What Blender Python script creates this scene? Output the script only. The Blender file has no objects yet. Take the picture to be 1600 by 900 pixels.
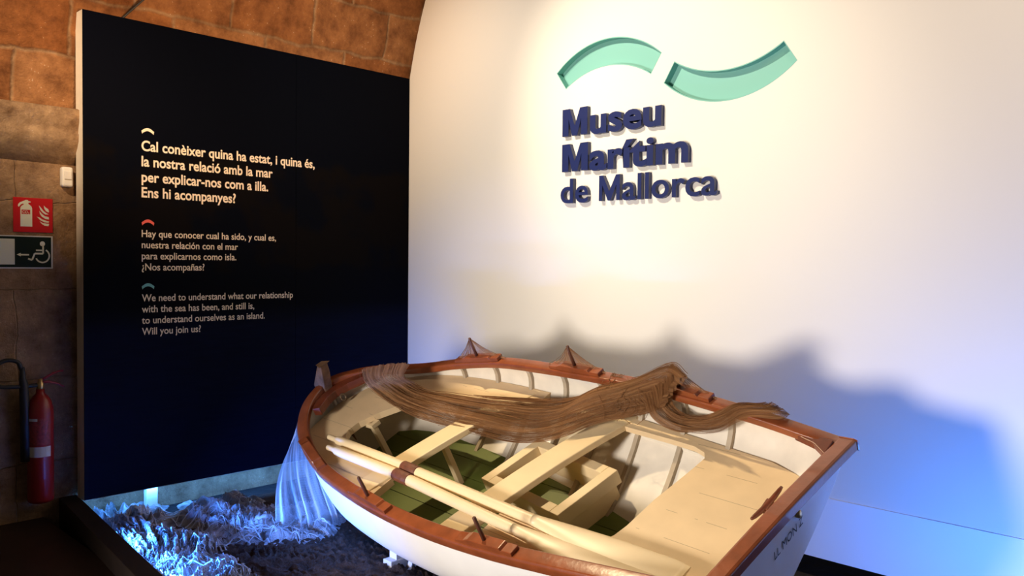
import bpy, bmesh, math, random
import numpy as np
from mathutils import Vector, Matrix, noise
random.seed(7)
C = bpy.context.scene.collection
S = bpy.context.scene
PI = math.pi

# ------------------------------------------------------------------ camera
CAM = Vector((5.2333, -4.1623, 1.55))
YAW, PITCH, ROLL = 0.77341785, -0.02970609, 0.01092711
f_ = Vector((-math.sin(YAW)*math.cos(PITCH), math.cos(YAW)*math.cos(PITCH), math.sin(PITCH)))
r0 = Vector((math.cos(YAW), math.sin(YAW), 0)); u0 = r0.cross(f_)
r_ = r0*math.cos(ROLL) + u0*math.sin(ROLL); u_ = u0*math.cos(ROLL) - r0*math.sin(ROLL)
cam = bpy.data.objects.new('camera', bpy.data.cameras.new('camera')); C.objects.link(cam)
cam.matrix_world = Matrix(((r_.x, u_.x, -f_.x, CAM.x), (r_.y, u_.y, -f_.y, CAM.y), (r_.z, u_.z, -f_.z, CAM.z), (0, 0, 0, 1)))
cam.data.sensor_width = 36; cam.data.lens = 1284.77/1600*36; cam.data.clip_start = .05
S.camera = cam
S.view_settings.view_transform = 'Standard'; S.view_settings.look = 'None'
S.view_settings.gamma = 1; S.view_settings.use_curve_mapping = False
S.view_settings.exposure = 0.0

# ------------------------------------------------------------------ light
w = bpy.data.worlds.new('world'); S.world = w; w.use_nodes = True
bg = w.node_tree.nodes['Background']; bg.inputs[0].default_value = (1, .85, .7, 1); bg.inputs[1].default_value = .05

def lamp(name, kind, loc, target, energy, color, **kw):
    l = bpy.data.lights.new(name, kind); l.energy = energy; l.color = color
    for k, v in kw.items(): setattr(l, k, v)
    o = bpy.data.objects.new(name, l); C.objects.link(o); o.location = loc
    o.rotation_euler = (Vector(target) - Vector(loc)).to_track_quat('-Z', 'Y').to_euler()
    return o
WARM = (1, .80, .55)
# ceiling track spots, added wall fills, the low daylight from the entrance behind the visitor, blue strips
lamp('logo_spot', 'SPOT', (1.6, -2.7, 4.3), (2.40, 0, 2.5), 510, (1, .86, .64), spot_size=math.radians(50), spot_blend=1, shadow_soft_size=.05)
lamp('wall_fill', 'SPOT', (.9, -2.4, 4.3), (.80, 0, 2.3), 235, (1, .83, .64), spot_size=math.radians(66), spot_blend=1, shadow_soft_size=.1)  # added fill that lightens the wall left of the logo
lamp('wall_fill', 'SPOT', (4.5, -2.4, 4.3), (4.2, 0, 3.0), 130, (1, .72, .44), spot_size=math.radians(58), spot_blend=1, shadow_soft_size=.1)  # added fill that warms the upper right of the wall
lamp('boat_spot', 'SPOT', (.9, -1.5, 4.1), (2.7, -1.36, .6), 500, (1, .77, .46), spot_size=math.radians(40), spot_blend=.5, shadow_soft_size=.05)
lamp('entrance_daylight', 'SPOT', (2.0, -6.8, .75), (4.7, 0, 1.15), 1420, (1, .90, .79), spot_size=math.radians(84), spot_blend=.7, shadow_soft_size=.55)
lamp('vault_uplight', 'SPOT', (2.6, -2.6, 2.3), (-.2, -1.4, 3.3), 430, (1, .60, .30), spot_size=math.radians(76), spot_blend=1, shadow_soft_size=.2)
lamp('pier_spot', 'SPOT', (1.5, -4.4, 3.9), (-.18, -2.75, 2.65), 480, (1, .74, .48), spot_size=math.radians(35), spot_blend=1, shadow_soft_size=.08)
bs = lamp('blue_strip', 'AREA', (.75, -2.500, .05), (.78, -.5, -.05), 50, (.045, .22, 1), shape='RECTANGLE', size=1.85, size_y=.05)
bs.data.spread = math.radians(90)
bp_ = lamp('blue_strip', 'AREA', (-.03, -1.25, .085), (-.16, -1.25, -.08), 9, (.07, .30, 1), shape='RECTANGLE', size=.05, size_y=2.3)
bp_.rotation_euler = (0, math.radians(35), 0)
bw = lamp('blue_strip', 'AREA', (5.0, -1.15, .0), (5.0, 0, .42), 34, (.085, .26, 1), shape='RECTANGLE', size=2.2, size_y=.06)  # unseen strip on the stage floor, placed to spread blue evenly up the wall
bw.data.spread = math.radians(130)

# ------------------------------------------------------------------ helpers
def mat(name, col, rough=.5, metal=0, spec=.5, noise_amt=0, nscale=20, bump=0, bscale=60, coat=0):
    m = bpy.data.materials.new(name); m.use_nodes = True; N = m.node_tree.nodes; L = m.node_tree.links
    b = N['Principled BSDF']; b.inputs['Base Color'].default_value = (*col, 1)
    b.inputs['Roughness'].default_value = rough; b.inputs['Metallic'].default_value = metal
    b.inputs['Specular IOR Level'].default_value = spec; b.inputs['Coat Weight'].default_value = coat
    tc = N.new('ShaderNodeTexCoord')
    if noise_amt:
        n = N.new('ShaderNodeTexNoise'); n.inputs['Scale'].default_value = nscale; n.inputs['Detail'].default_value = 6
        L.new(tc.outputs['Object'], n.inputs['Vector'])
        r = N.new('ShaderNodeValToRGB'); r.color_ramp.elements[0].position = .3; r.color_ramp.elements[1].position = .7
        r.color_ramp.elements[0].color = (*[c*(1-noise_amt) for c in col], 1)
        r.color_ramp.elements[1].color = (*[min(1, c*(1+noise_amt*.5)) for c in col], 1)
        L.new(n.outputs['Fac'], r.inputs['Fac']); L.new(r.outputs['Color'], b.inputs['Base Color'])
    if bump:
        n2 = N.new('ShaderNodeTexNoise'); n2.inputs['Scale'].default_value = bscale; n2.inputs['Detail'].default_value = 8
        L.new(tc.outputs['Object'], n2.inputs['Vector'])
        bp = N.new('ShaderNodeBump'); bp.inputs['Strength'].default_value = bump; bp.inputs['Distance'].default_value = .02
        L.new(n2.outputs['Fac'], bp.inputs['Height']); L.new(bp.outputs['Normal'], b.inputs['Normal'])
    return m

def obj(name, verts, faces, m, parent=None, smooth=False, uvs=None):
    me = bpy.data.meshes.new(name); me.from_pydata([tuple(v) for v in verts], [], faces); me.update()
    o = bpy.data.objects.new(name, me); C.objects.link(o)
    if m: me.materials.append(m)
    if parent: o.parent = parent
    if smooth:
        for p in me.polygons: p.use_smooth = True
    if uvs is not None:
        uv = me.uv_layers.new(name='UVMap')
        for l in me.loops: uv.data[l.index].uv = uvs[l.vertex_index]
    return o

def bmobj(name, bm, m, parent=None, smooth=False):
    bmesh.ops.recalc_face_normals(bm, faces=bm.faces)
    me = bpy.data.meshes.new(name); bm.to_mesh(me); bm.free()
    o = bpy.data.objects.new(name, me); C.objects.link(o); me.materials.append(m)
    if parent: o.parent = parent
    if smooth:
        for p in me.polygons: p.use_smooth = True
    return o

def bevel(o, wd=.004, seg=2, ang=35):
    b = o.modifiers.new('bevel', 'BEVEL'); b.width = wd; b.segments = seg; b.limit_method = 'ANGLE'; b.angle_limit = math.radians(ang)
    return o

def tag(o, label=None, cat=None, group=None, kind=None):
    if label: o['label'] = label
    if cat: o['category'] = cat
    if group: o['group'] = group
    if kind: o['kind'] = kind
    return o

def empty(name, loc=(0, 0, 0), label=None, cat=None, group=None):
    o = bpy.data.objects.new(name, None); C.objects.link(o); o.location = loc; o.empty_display_size = .1
    return tag(o, label, cat, group)

def box_v(x0, x1, y0, y1, z0, z1):
    return [(x0,y0,z0),(x1,y0,z0),(x1,y1,z0),(x0,y1,z0),(x0,y0,z1),(x1,y0,z1),(x1,y1,z1),(x0,y1,z1)]
BOXF = [(0,3,2,1),(4,5,6,7),(0,1,5,4),(1,2,6,5),(2,3,7,6),(3,0,4,7)]
def box(name, x0, x1, y0, y1, z0, z1, m, parent=None, bv=0):
    o = obj(name, box_v(x0,x1,y0,y1,z0,z1), BOXF, m, parent)
    if bv: bevel(o, bv)
    return o

def frames(pts):
    """parallel transported frames along a polyline"""
    P = [Vector(p) for p in pts]; T = []
    for i in range(len(P)):
        a = P[max(i-1, 0)]; b = P[min(i+1, len(P)-1)]; T.append((b-a).normalized())
    n = T[0].orthogonal().normalized(); out = []
    for i, t in enumerate(T):
        n = (n - t*n.dot(t))
        n = n.normalized() if n.length > 1e-6 else t.orthogonal().normalized()
        out.append((P[i], t, n, t.cross(n)))
    return out

def tube_data(pts, rad, seg=10, cap=True, V=None, F=None):
    V = [] if V is None else V; F = [] if F is None else F
    fr = frames(pts); base = len(V)
    for i, (p, t, n, b) in enumerate(fr):
        r = rad[i] if isinstance(rad, (list, tuple)) else rad
        for k in range(seg):
            a = 2*PI*k/seg; V.append(p + (n*math.cos(a) + b*math.sin(a))*r)
    for i in range(len(fr)-1):
        for k in range(seg):
            k2 = (k+1) % seg
            F.append((base+i*seg+k, base+i*seg+k2, base+(i+1)*seg+k2, base+(i+1)*seg+k))
    if cap:
        F.append(tuple(base+k for k in range(seg))[::-1]); F.append(tuple(base+(len(fr)-1)*seg+k for k in range(seg)))
    return V, F
def tube(name, pts, rad, m, parent=None, seg=12):
    V, F = tube_data(pts, rad, seg); return obj(name, V, F, m, parent, smooth=True)

def grid_faces(nu, nv, wrap=False):
    F = []
    for i in range(nu-1):
        for j in range(nv - (0 if wrap else 1)):
            j2 = (j+1) % nv
            F.append((i*nv+j, i*nv+j2, (i+1)*nv+j2, (i+1)*nv+j))
    return F

def catmull(pts, n):
    """n points evenly spread along a Catmull-Rom through pts"""
    P = [np.array(p, float) for p in pts]; K = len(P)
    P = [2*P[0]-P[1]] + P + [2*P[-1]-P[-2]]; out = []
    for q in range(n):
        s = q/(n-1)*(K-1); i = min(int(s), K-2); t = s-i
        a, b, c, d = P[i:i+4]
        out.append(.5*((2*b)+(c-a)*t+(2*a-5*b+4*c-d)*t*t+(3*b-a-3*c+d)*t**3))
    return [Vector(v) for v in out]

def sheet(name, outline, thick, m, parent=None, zf=None, bv=.004):
    """flat board from an xy outline; zf(x,y) gives the top"""
    n = len(outline)
    from mathutils.geometry import tessellate_polygon
    tri = tessellate_polygon([[Vector((x, y, 0)) for x, y in outline]])
    V = [(x, y, zf(x, y)) for x, y in outline] + [(x, y, zf(x, y)-thick) for x, y in outline]
    F = [tuple(t) for t in tri] + [tuple(q+n for q in t)[::-1] for t in tri] + [(i, n+i, n+(i+1) % n, (i+1) % n) for i in range(n)]
    o = obj(name, V, F, m, parent)
    bm = bmesh.new(); bm.from_mesh(o.data); bmesh.ops.recalc_face_normals(bm, faces=bm.faces); bm.to_mesh(o.data); bm.free()
    if bv: bevel(o, bv, 2, 50)
    return o

def text_mesh(body, offset=0, extrude=0, shear=0):
    cu = bpy.data.curves.new('t', 'FONT'); cu.body = body; cu.size = 1; cu.offset = offset; cu.extrude = extrude; cu.shear = shear
    cu.resolution_u = 4
    o = bpy.data.objects.new('t', cu); C.objects.link(o)
    me = bpy.data.meshes.new_from_object(o.evaluated_get(bpy.context.evaluated_depsgraph_get()))
    bpy.data.objects.remove(o); bpy.data.curves.remove(cu)
    return me
def bbox(me):
    a = np.array([v.co[:] for v in me.vertices]); return a.min(0), a.max(0)
CAPH = {}
def caph(off):
    if off not in CAPH: a, b = bbox(text_mesh('H', off)); CAPH[off] = b[1]-a[1]
    return CAPH[off]

# ------------------------------------------------------------------ materials
def stone_mat(name, bw, bh, c1, c2, mortar, uv=True, msize=.012):
    m = bpy.data.materials.new(name); m.use_nodes = True; N = m.node_tree.nodes; L = m.node_tree.links
    b = N['Principled BSDF']; b.inputs['Roughness'].default_value = .9; b.inputs['Specular IOR Level'].default_value = .2
    tc = N.new('ShaderNodeTexCoord'); src = tc.outputs['UV']
    wn = N.new('ShaderNodeTexNoise'); wn.inputs['Scale'].default_value = 3.5; wn.inputs['Detail'].default_value = 4
    L.new(tc.outputs['Object'], wn.inputs['Vector'])
    ad = N.new('ShaderNodeMixRGB'); ad.blend_type = 'LINEAR_LIGHT'; ad.inputs[0].default_value = .045
    L.new(src, ad.inputs[1]); L.new(wn.outputs['Color'], ad.inputs[2])
    br = N.new('ShaderNodeTexBrick'); br.inputs['Scale'].default_value = 1
    br.inputs['Brick Width'].default_value = bw; br.inputs['Row Height'].default_value = bh
    br.inputs['Mortar Size'].default_value = msize; br.inputs['Mortar Smooth'].default_value = 1.0
    br.inputs['Color1'].default_value = (*c1, 1); br.inputs['Color2'].default_value = (*c2, 1); br.inputs['Mortar'].default_value = (*mortar, 1)
    br.inputs['Bias'].default_value = 0; br.offset = .45
    L.new(ad.outputs[0], br.inputs['Vector'])
    n1 = N.new('ShaderNodeTexNoise'); n1.inputs['Scale'].default_value = 7; n1.inputs['Detail'].default_value = 10; n1.inputs['Roughness'].default_value = .7
    L.new(tc.outputs['Object'], n1.inputs['Vector'])
    r1 = N.new('ShaderNodeValToRGB'); r1.color_ramp.elements[0].position = .32; r1.color_ramp.elements[1].position = .7
    r1.color_ramp.elements[0].color = (.34, .29, .27, 1); r1.color_ramp.elements[1].color = (1.0, 1.0, 1.0, 1)
    L.new(n1.outputs['Fac'], r1.inputs[0])
    mu = N.new('ShaderNodeMixRGB'); mu.blend_type = 'MULTIPLY'; mu.inputs[0].default_value = 1
    L.new(br.outputs['Color'], mu.inputs[1]); L.new(r1.outputs[0], mu.inputs[2])
    # pale mineral spots
    vo = N.new('ShaderNodeTexVoronoi'); vo.inputs['Scale'].default_value = 42
    L.new(tc.outputs['Object'], vo.inputs['Vector'])
    r2 = N.new('ShaderNodeValToRGB'); r2.color_ramp.elements[0].position = .08; r2.color_ramp.elements[1].position = .2
    r2.color_ramp.elements[0].color = (.6, .6, .6, 1); r2.color_ramp.elements[1].color = (0, 0, 0, 1)
    L.new(vo.outputs['Distance'], r2.inputs[0])
    mk = N.new('ShaderNodeMath'); mk.operation = 'MULTIPLY'; L.new(r2.outputs[0], mk.inputs[0])
    gt = N.new('ShaderNodeMath'); gt.operation = 'GREATER_THAN'; gt.inputs[1].default_value = .55; L.new(n1.outputs['Fac'], gt.inputs[0]); L.new(gt.outputs[0], mk.inputs[1])
    mx = N.new('ShaderNodeMixRGB'); L.new(mk.outputs[0], mx.inputs[0]); L.new(mu.outputs[0], mx.inputs[1]); mx.inputs[2].default_value = (.7, .55, .4, 1)
    L.new(mx.outputs[0], b.inputs['Base Color'])
    n3 = N.new('ShaderNodeTexNoise'); n3.inputs['Scale'].default_value = 26; n3.inputs['Detail'].default_value = 10; n3.inputs['Roughness'].default_value = .75
    L.new(tc.outputs['Object'], n3.inputs['Vector'])
    sb = N.new('ShaderNodeMath'); sb.operation = 'MULTIPLY_ADD'; sb.inputs[1].default_value = -.5
    L.new(br.outputs['Fac'], sb.inputs[0]); L.new(n3.outputs['Fac'], sb.inputs[2])
    bp = N.new('ShaderNodeBump'); bp.inputs['Strength'].default_value = .9; bp.inputs['Distance'].default_value = .03
    L.new(sb.outputs[0], bp.inputs['Height']); L.new(bp.outputs[0], b.inputs['Normal'])
    return m
M_VAULT = stone_mat('vault_stone', .62, .36, (.36, .14, .045), (.50, .25, .11), (.46, .29, .16), msize=.018)
M_PIER = stone_mat('pier_stone', 1.9, .52, (.58, .35, .18), (.62, .40, .23), (.60, .38, .21), msize=.006)
M_CORN = stone_mat('cornice_stone', 3.0, 2.0, (.60, .40, .23), (.62, .42, .25), (.58, .4, .25))
M_WALL = mat('white_wall_paint', (.80, .765, .70), .75, spec=.3, bump=.03, bscale=30)
M_BASE = mat('base_board_led_tint', (.84, .87, .90), .6, bump=.02)  # whiter and bluer than the wall: stronger LED light put into the colour
M_TEAL = mat('teal_paint', (.20, .49, .43), .6)
M_NAVY = mat('navy_lacquer', (.013, .023, .105), .32, spec=.5)
M_PSIDE = mat('panel_white_side', (.80, .72, .60), .6, noise_amt=.05)
M_FLOOR = mat('dark_wood_floor', (.030, .013, .008), .45, noise_amt=.5, nscale=8)
M_RIM = mat('rim_dark_wood', (.016, .009, .007), .5, noise_amt=.4)
M_PIT = mat('dark_pit_cloth', (.014, .010, .008), .95, noise_amt=.5, nscale=9, bump=.4, bscale=20)
M_LETTER = mat('cream_print', (.85, .74, .60), .6)
M_REDARC = mat('coral_print', (.85, .12, .09), .6)
M_TEALARC = mat('teal_print', (.16, .46, .42), .6)
M_HULL = mat('white_hull_paint', (.84, .83, .82), .35, noise_amt=.04, nscale=6, bump=.03, bscale=12)
M_INNER = mat('inner_white_paint', (.80, .74, .64), .5, noise_amt=.10, nscale=9, bump=.05, bscale=25)
M_RAIL = mat('rail_brown_varnish', (.27, .068, .022), .28, noise_amt=.25, nscale=14, coat=.4, bump=.05, bscale=40)
M_KNEE = mat('dark_mahogany', (.16, .035, .014), .35, noise_amt=.3)
M_RIB = mat('rib_grey_beige', (.46, .38, .28), .55, noise_amt=.15)
M_THW = mat('cream_paint', (.80, .63, .38), .45, noise_amt=.06, nscale=7, bump=.04, bscale=25)
M_OAR = mat('oar_cream_paint', (.84, .68, .44), .4, noise_amt=.05, nscale=8)
M_LEATH = mat('brown_leather', (.16, .05, .025), .6, noise_amt=.3, nscale=40, bump=.3)
M_PINM = mat('dark_pin_wood', (.10, .035, .02), .45, noise_amt=.2)
M_METAL = mat('rusty_iron', (.18, .13, .09), .5, metal=.7, noise_amt=.4)
M_BRASS = mat('brass', (.6, .42, .2), .35, metal=1)
M_BLACK = mat('black_rubber', (.012, .012, .013), .55)
M_RED = mat('extinguisher_red', (.26, .010, .010), .35, coat=.2)
M_SIGNRED = mat('sign_red', (.52, .012, .015), .45, spec=.12)
M_SIGNBLK = mat('sign_black_green', (.006, .014, .010), .45, spec=.12)
M_SIGNGLOW = mat('photoluminescent_cream', (.74, .72, .55), .55)
M_SIGNWHT = mat('sign_white', (.62, .60, .56), .5)
M_LABELW = mat('label_paper', (.62, .58, .52), .6)
M_PLASTIC = mat('white_plastic', (.78, .77, .74), .35)
M_CRADLE = mat('cradle_white_wood', (.75, .72, .68), .6, noise_amt=.1)
M_POST = mat('white_post', (.82, .80, .76), .5)
M_STEM = mat('weathered_stem_wood', (.20, .11, .06), .6, noise_amt=.4, nscale=18, bump=.3)
M_LINE = mat('black_letter_paint', (.01, .01, .012), .5)

def plank_mat(name, col, axis, period, line=.04, rough=.5, dark=.45):
    m = mat(name, col, rough, noise_amt=.07, nscale=7, bump=.03, bscale=25); N = m.node_tree.nodes; L = m.node_tree.links
    b = N['Principled BSDF']; src = b.inputs['Base Color'].links[0].from_socket
    tc = N.new('ShaderNodeTexCoord'); sx = N.new('ShaderNodeSeparateXYZ'); L.new(tc.outputs['Object'], sx.inputs[0])
    md = N.new('ShaderNodeMath'); md.operation = 'MULTIPLY'; md.inputs[1].default_value = 1/period; L.new(sx.outputs[axis], md.inputs[0])
    fr = N.new('ShaderNodeMath'); fr.operation = 'FRACT'; L.new(md.outputs[0], fr.inputs[0])
    lt = N.new('ShaderNodeMath'); lt.operation = 'LESS_THAN'; lt.inputs[1].default_value = line; L.new(fr.outputs[0], lt.inputs[0])
    n = N.new('ShaderNodeTexNoise'); n.inputs['Scale'].default_value = 6; L.new(tc.outputs['Object'], n.inputs['Vector'])
    g = N.new('ShaderNodeMath'); g.operation = 'GREATER_THAN'; g.inputs[1].default_value = .5; L.new(n.outputs['Fac'], g.inputs[0])
    k = N.new('ShaderNodeMath'); k.operation = 'MULTIPLY'; L.new(lt.outputs[0], k.inputs[0]); L.new(g.outputs[0], k.inputs[1])
    k2 = N.new('ShaderNodeMath'); k2.operation = 'MULTIPLY'; k2.inputs[1].default_value = 1-dark; L.new(k.outputs[0], k2.inputs[0])
    mx = N.new('ShaderNodeMixRGB'); L.new(k2.outputs[0], mx.inputs[0]); L.new(src, mx.inputs[1]); mx.inputs[2].default_value = (*[c*.3 for c in col], 1)
    L.new(mx.outputs[0], b.inputs['Base Color'])
    return m
M_DECK = plank_mat('cream_deck_planks', (.78, .59, .36), 1, .145, .02)
M_SOLE = plank_mat('green_sole_planks', (.125, .165, .028), 1, .13, .03, .55)

def net_mat(name, c1, c2, density, sx, sy, streak=(3, 60)):
    """knotted mesh: two families of threads in the sheet's own uv, gathered denser in streaks"""
    m = bpy.data.materials.new(name); m.use_nodes = True; N = m.node_tree.nodes; L = m.node_tree.links
    out = N['Material Output']; b = N['Principled BSDF']; b.inputs['Roughness'].default_value = .9; b.inputs['Specular IOR Level'].default_value = .1
    tc = N.new('ShaderNodeTexCoord')
    mp = N.new('ShaderNodeMapping'); mp.inputs['Scale'].default_value = (streak[0], streak[1], 1); L.new(tc.outputs['UV'], mp.inputs[0])
    n = N.new('ShaderNodeTexNoise'); n.inputs['Scale'].default_value = 1; n.inputs['Detail'].default_value = 5; L.new(mp.outputs[0], n.inputs['Vector'])
    r = N.new('ShaderNodeValToRGB'); r.color_ramp.elements[0].color = (*c1, 1); r.color_ramp.elements[1].color = (*c2, 1)
    r.color_ramp.elements[0].position = .35; r.color_ramp.elements[1].position = .65
    L.new(n.outputs['Fac'], r.inputs[0]); L.new(r.outputs[0], b.inputs['Base Color'])
    ws = []
    for ang in (PI/4, -PI/4):
        mp2 = N.new('ShaderNodeMapping'); mp2.inputs['Scale'].default_value = (sx, sy, 1)
        L.new(tc.outputs['UV'], mp2.inputs[0])
        mp3 = N.new('ShaderNodeMapping'); mp3.inputs['Rotation'].default_value = (0, 0, ang); L.new(mp2.outputs[0], mp3.inputs[0])
        wv = N.new('ShaderNodeTexWave'); wv.inputs['Scale'].default_value = 1; wv.inputs['Distortion'].default_value = .6
        L.new(mp3.outputs[0], wv.inputs[0]); ws.append(wv)
    mxm = N.new('ShaderNodeMath'); mxm.operation = 'MAXIMUM'; L.new(ws[0].outputs['Fac'], mxm.inputs[0]); L.new(ws[1].outputs['Fac'], mxm.inputs[1])
    ad = N.new('ShaderNodeMath'); ad.operation = 'MULTIPLY_ADD'; ad.inputs[1].default_value = 1.6; L.new(n.outputs['Fac'], ad.inputs[0]); L.new(mxm.outputs[0], ad.inputs[2])
    gt = N.new('ShaderNodeMath'); gt.operation = 'GREATER_THAN'; gt.inputs[1].default_value = density; L.new(ad.outputs[0], gt.inputs[0])
    tr = N.new('ShaderNodeBsdfTransparent'); mix = N.new('ShaderNodeMixShader')
    L.new(gt.outputs[0], mix.inputs[0]); L.new(tr.outputs[0], mix.inputs[1]); L.new(b.outputs[0], mix.inputs[2]); L.new(mix.outputs[0], out.inputs[0])
    return m
M_NET = net_mat('brown_net', (.125, .055, .022), (.27, .135, .06), 1.42, 260, 90, (3, 16))
M_TENT = net_mat('thin_brown_net', (.22, .10, .05), (.34, .18, .09), 1.5, 60, 60, (6, 6))
M_THREAD = mat('net_thread', (.20, .095, .042), .9, spec=.1, noise_amt=.3, nscale=5)
M_THREADD = mat('net_cord_dark', (.10, .05, .03), .9, spec=.1)
M_BNET = net_mat('pale_net', (.16, .15, .15), (.62, .64, .66), 1.30, 70, 70, (9, 9))
M_DRAPE = net_mat('pale_hanging_net', (.40, .42, .44), (.62, .63, .63), 1.42, 34, 60, (26, 2))

# ------------------------------------------------------------------ the room
fl = box('floor', -.6, 9.0, -9.0, -2.62, -.2, 0, M_FLOOR); tag(fl, kind='structure')
pf = obj('floor', box_v(-.6, 9, -2.7, .5, -.2, -.08), BOXF, M_PIT); tag(pf, kind='structure')

# white wall with the two wave recesses cut through its skin
def arc3(a, b, c, n):
    ax, ay = a; bx, by = b; cx, cy = c
    d = 2*(ax*(by-cy)+bx*(cy-ay)+cx*(ay-by))
    ux = ((ax*ax+ay*ay)*(by-cy)+(bx*bx+by*by)*(cy-ay)+(cx*cx+cy*cy)*(ay-by))/d
    uy = ((ax*ax+ay*ay)*(cx-bx)+(bx*bx+by*by)*(ax-cx)+(cx*cx+cy*cy)*(bx-ax))/d
    r = math.hypot(ax-ux, ay-uy); t0 = math.atan2(ay-uy, ax-ux); t1 = math.atan2(by-uy, bx-ux); t2 = math.atan2(cy-uy, cx-ux)
    def nrm(t): return (t - t0) % (2*PI)
    s = nrm(t2)
    if nrm(t1) > s: s -= 2*PI
    return [(ux+r*math.cos(t0+s*i/n), uy+r*math.sin(t0+s*i/n)) for i in range(n+1)]
W1 = arc3((1.566,2.823),(2.09,2.973),(2.40,2.822),28) + arc3((2.324,2.704),(2.03,2.806),(1.65,2.706),28)
W2 = arc3((2.49,2.755),(2.745,2.661),(3.174,2.754),28) + arc3((3.251,2.637),(2.75,2.483),(2.417,2.637),28)
cu = bpy.data.curves.new('w', 'CURVE'); cu.dimensions = '2D'; cu.fill_mode = 'FRONT'
def poly(pts):
    sp = cu.splines.new('POLY'); sp.points.add(len(pts)-1); sp.use_cyclic_u = True
    for q, (x, z) in zip(sp.points, pts): q.co = (x, z, 0, 1)
poly([(-.5, .038), (7.5, .038), (7.5, 5.6), (-.5, 5.6)]); poly(W1); poly(W2)
to = bpy.data.objects.new('w', cu); C.objects.link(to)
me = bpy.data.meshes.new_from_object(to.evaluated_get(bpy.context.evaluated_depsgraph_get())); bpy.data.objects.remove(to)
bm = bmesh.new(); bm.from_mesh(me)
for v in bm.verts: v.co = (v.co.x, 0, v.co.y)
ge = bmesh.ops.extrude_face_region(bm, geom=list(bm.faces))
for g in ge['geom']:
    if isinstance(g, bmesh.types.BMVert): g.co.y = .16
wl = bmobj('wall_back', bm, M_WALL); tag(wl, kind='structure')
bb = obj('baseboard_back', [(-.1,-.004,.036),(7.5,-.004,.036),(7.5,.1,.036),(-.1,.1,.036),(-.1,-.006,.357),(7.5,-.006,.357),(7.5,.1,.357),(-.1,.1,.357)], BOXF, M_BASE); tag(bb, kind='structure')

def recess(pts, label):
    n = len(pts); cxm = sum(p[0] for p in pts)/n; V = []; D = .055
    for x, z in pts: V.append((x, -.001, z))
    for x, z in pts: V.append((x, D, z))
    F = [(i, (i+1) % n, n+(i+1) % n, n+i) for i in range(n)]
    h = n//2
    F += [(n+i, n+i+1, n+(n-2-i), n+(n-1-i)) for i in range(h-1)]
    # outer skin so that the niche is a closed tray
    o = obj('wave_emblem', V, F, M_TEAL)
    s = o.modifiers.new('solid', 'SOLIDIFY'); s.thickness = .006; s.offset = -1
    return tag(o, label, 'emblem', 'teal waves of the museum emblem')
recess(W1, 'teal recessed wave arching upward, left half of the wall emblem')
recess(W2, 'teal recessed wave dipping downward, right half of the wall emblem')

# ---- vault, cornice, pier on the left
def wall_strip(name, prof, y0, y1, m, ny=30, yshift=0, thick=.3):
    V = []; uv = []; s = 0; n = len(prof)
    for i, (x, z) in enumerate(prof):
        if i: s += math.hypot(x-prof[i-1][0], z-prof[i-1][1])
        for j in range(ny):
            y = y0+(y1-y0)*j/(ny-1)
            V.append((x+yshift*y, y, z)); uv.append((y, s))
    o = obj(name, V, grid_faces(n, ny), m, smooth=True, uvs=uv)
    so = o.modifiers.new('solid', 'SOLIDIFY'); so.thickness = thick; so.offset = -1
    return tag(o, kind='structure')
R_ = 3.3
vp_ = [(-.08+R_-math.sqrt(max(R_*R_-(z-2.3)**2, 0)), z) for z in [2.40+.06*i for i in range(46)]]
vp_ = vp_ + [(vp_[-1][0]+.12*i, vp_[-1][1]+.03*i) for i in range(1, 6)]
vt = wall_strip('ceiling', vp_, -9, .02, M_VAULT, 60, .04)
pr_ = wall_strip('wall_left', [(-.18, -.2+.1*i) for i in range(26)], -9, .1, M_PIER, 60)
cp = [(-.18,2.10),(-.15,2.115),(-.11,2.16),(-.07,2.21),(-.045,2.25),(-.04,2.29),(-.05,2.30),(-.045,2.33),(-.035,2.36),(-.03,2.40),(-.032,2.435),(-.06,2.445),(-.18,2.45)]
co = wall_strip('trim_1', cp, -9, -.0, M_CORN, 60, .012, .1)
# dark timber rim of the stage
rim = obj('trim_2', [(-.3,-2.52,-.2),(7.5,-3.31,-.2),(7.5,-3.2,-.2),(-.3,-2.42,-.2),(-.3,-2.52,.1),(7.5,-3.31,.1),(7.5,-3.2,.1),(-.3,-2.42,.1)], BOXF, M_RIM); tag(rim, kind='structure')
bevel(rim, .004)

# ------------------------------------------------------------------ information panel
pan = empty('info_panel', (-.06, -1.22, .1), 'tall dark blue printed panel with cream text in three languages beside the white wall', 'information panel')
def onpan(o): o.parent = pan; o.matrix_parent_inverse = Matrix.Translation(pan.location).inverted(); return o
M_PFACE = bpy.data.materials.new('dark_sea_print'); M_PFACE.use_nodes = True
N = M_PFACE.node_tree.nodes; L = M_PFACE.node_tree.links; b = N['Principled BSDF']; b.inputs['Roughness'].default_value = .5; b.inputs['Specular IOR Level'].default_value = .03
tc = N.new('ShaderNodeTexCoord'); sx = N.new('ShaderNodeSeparateXYZ'); L.new(tc.outputs['Object'], sx.inputs[0])
n1 = N.new('ShaderNodeTexNoise'); n1.inputs['Scale'].default_value = 2.6; n1.inputs['Detail'].default_value = 9; L.new(tc.outputs['Object'], n1.inputs['Vector'])
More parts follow.
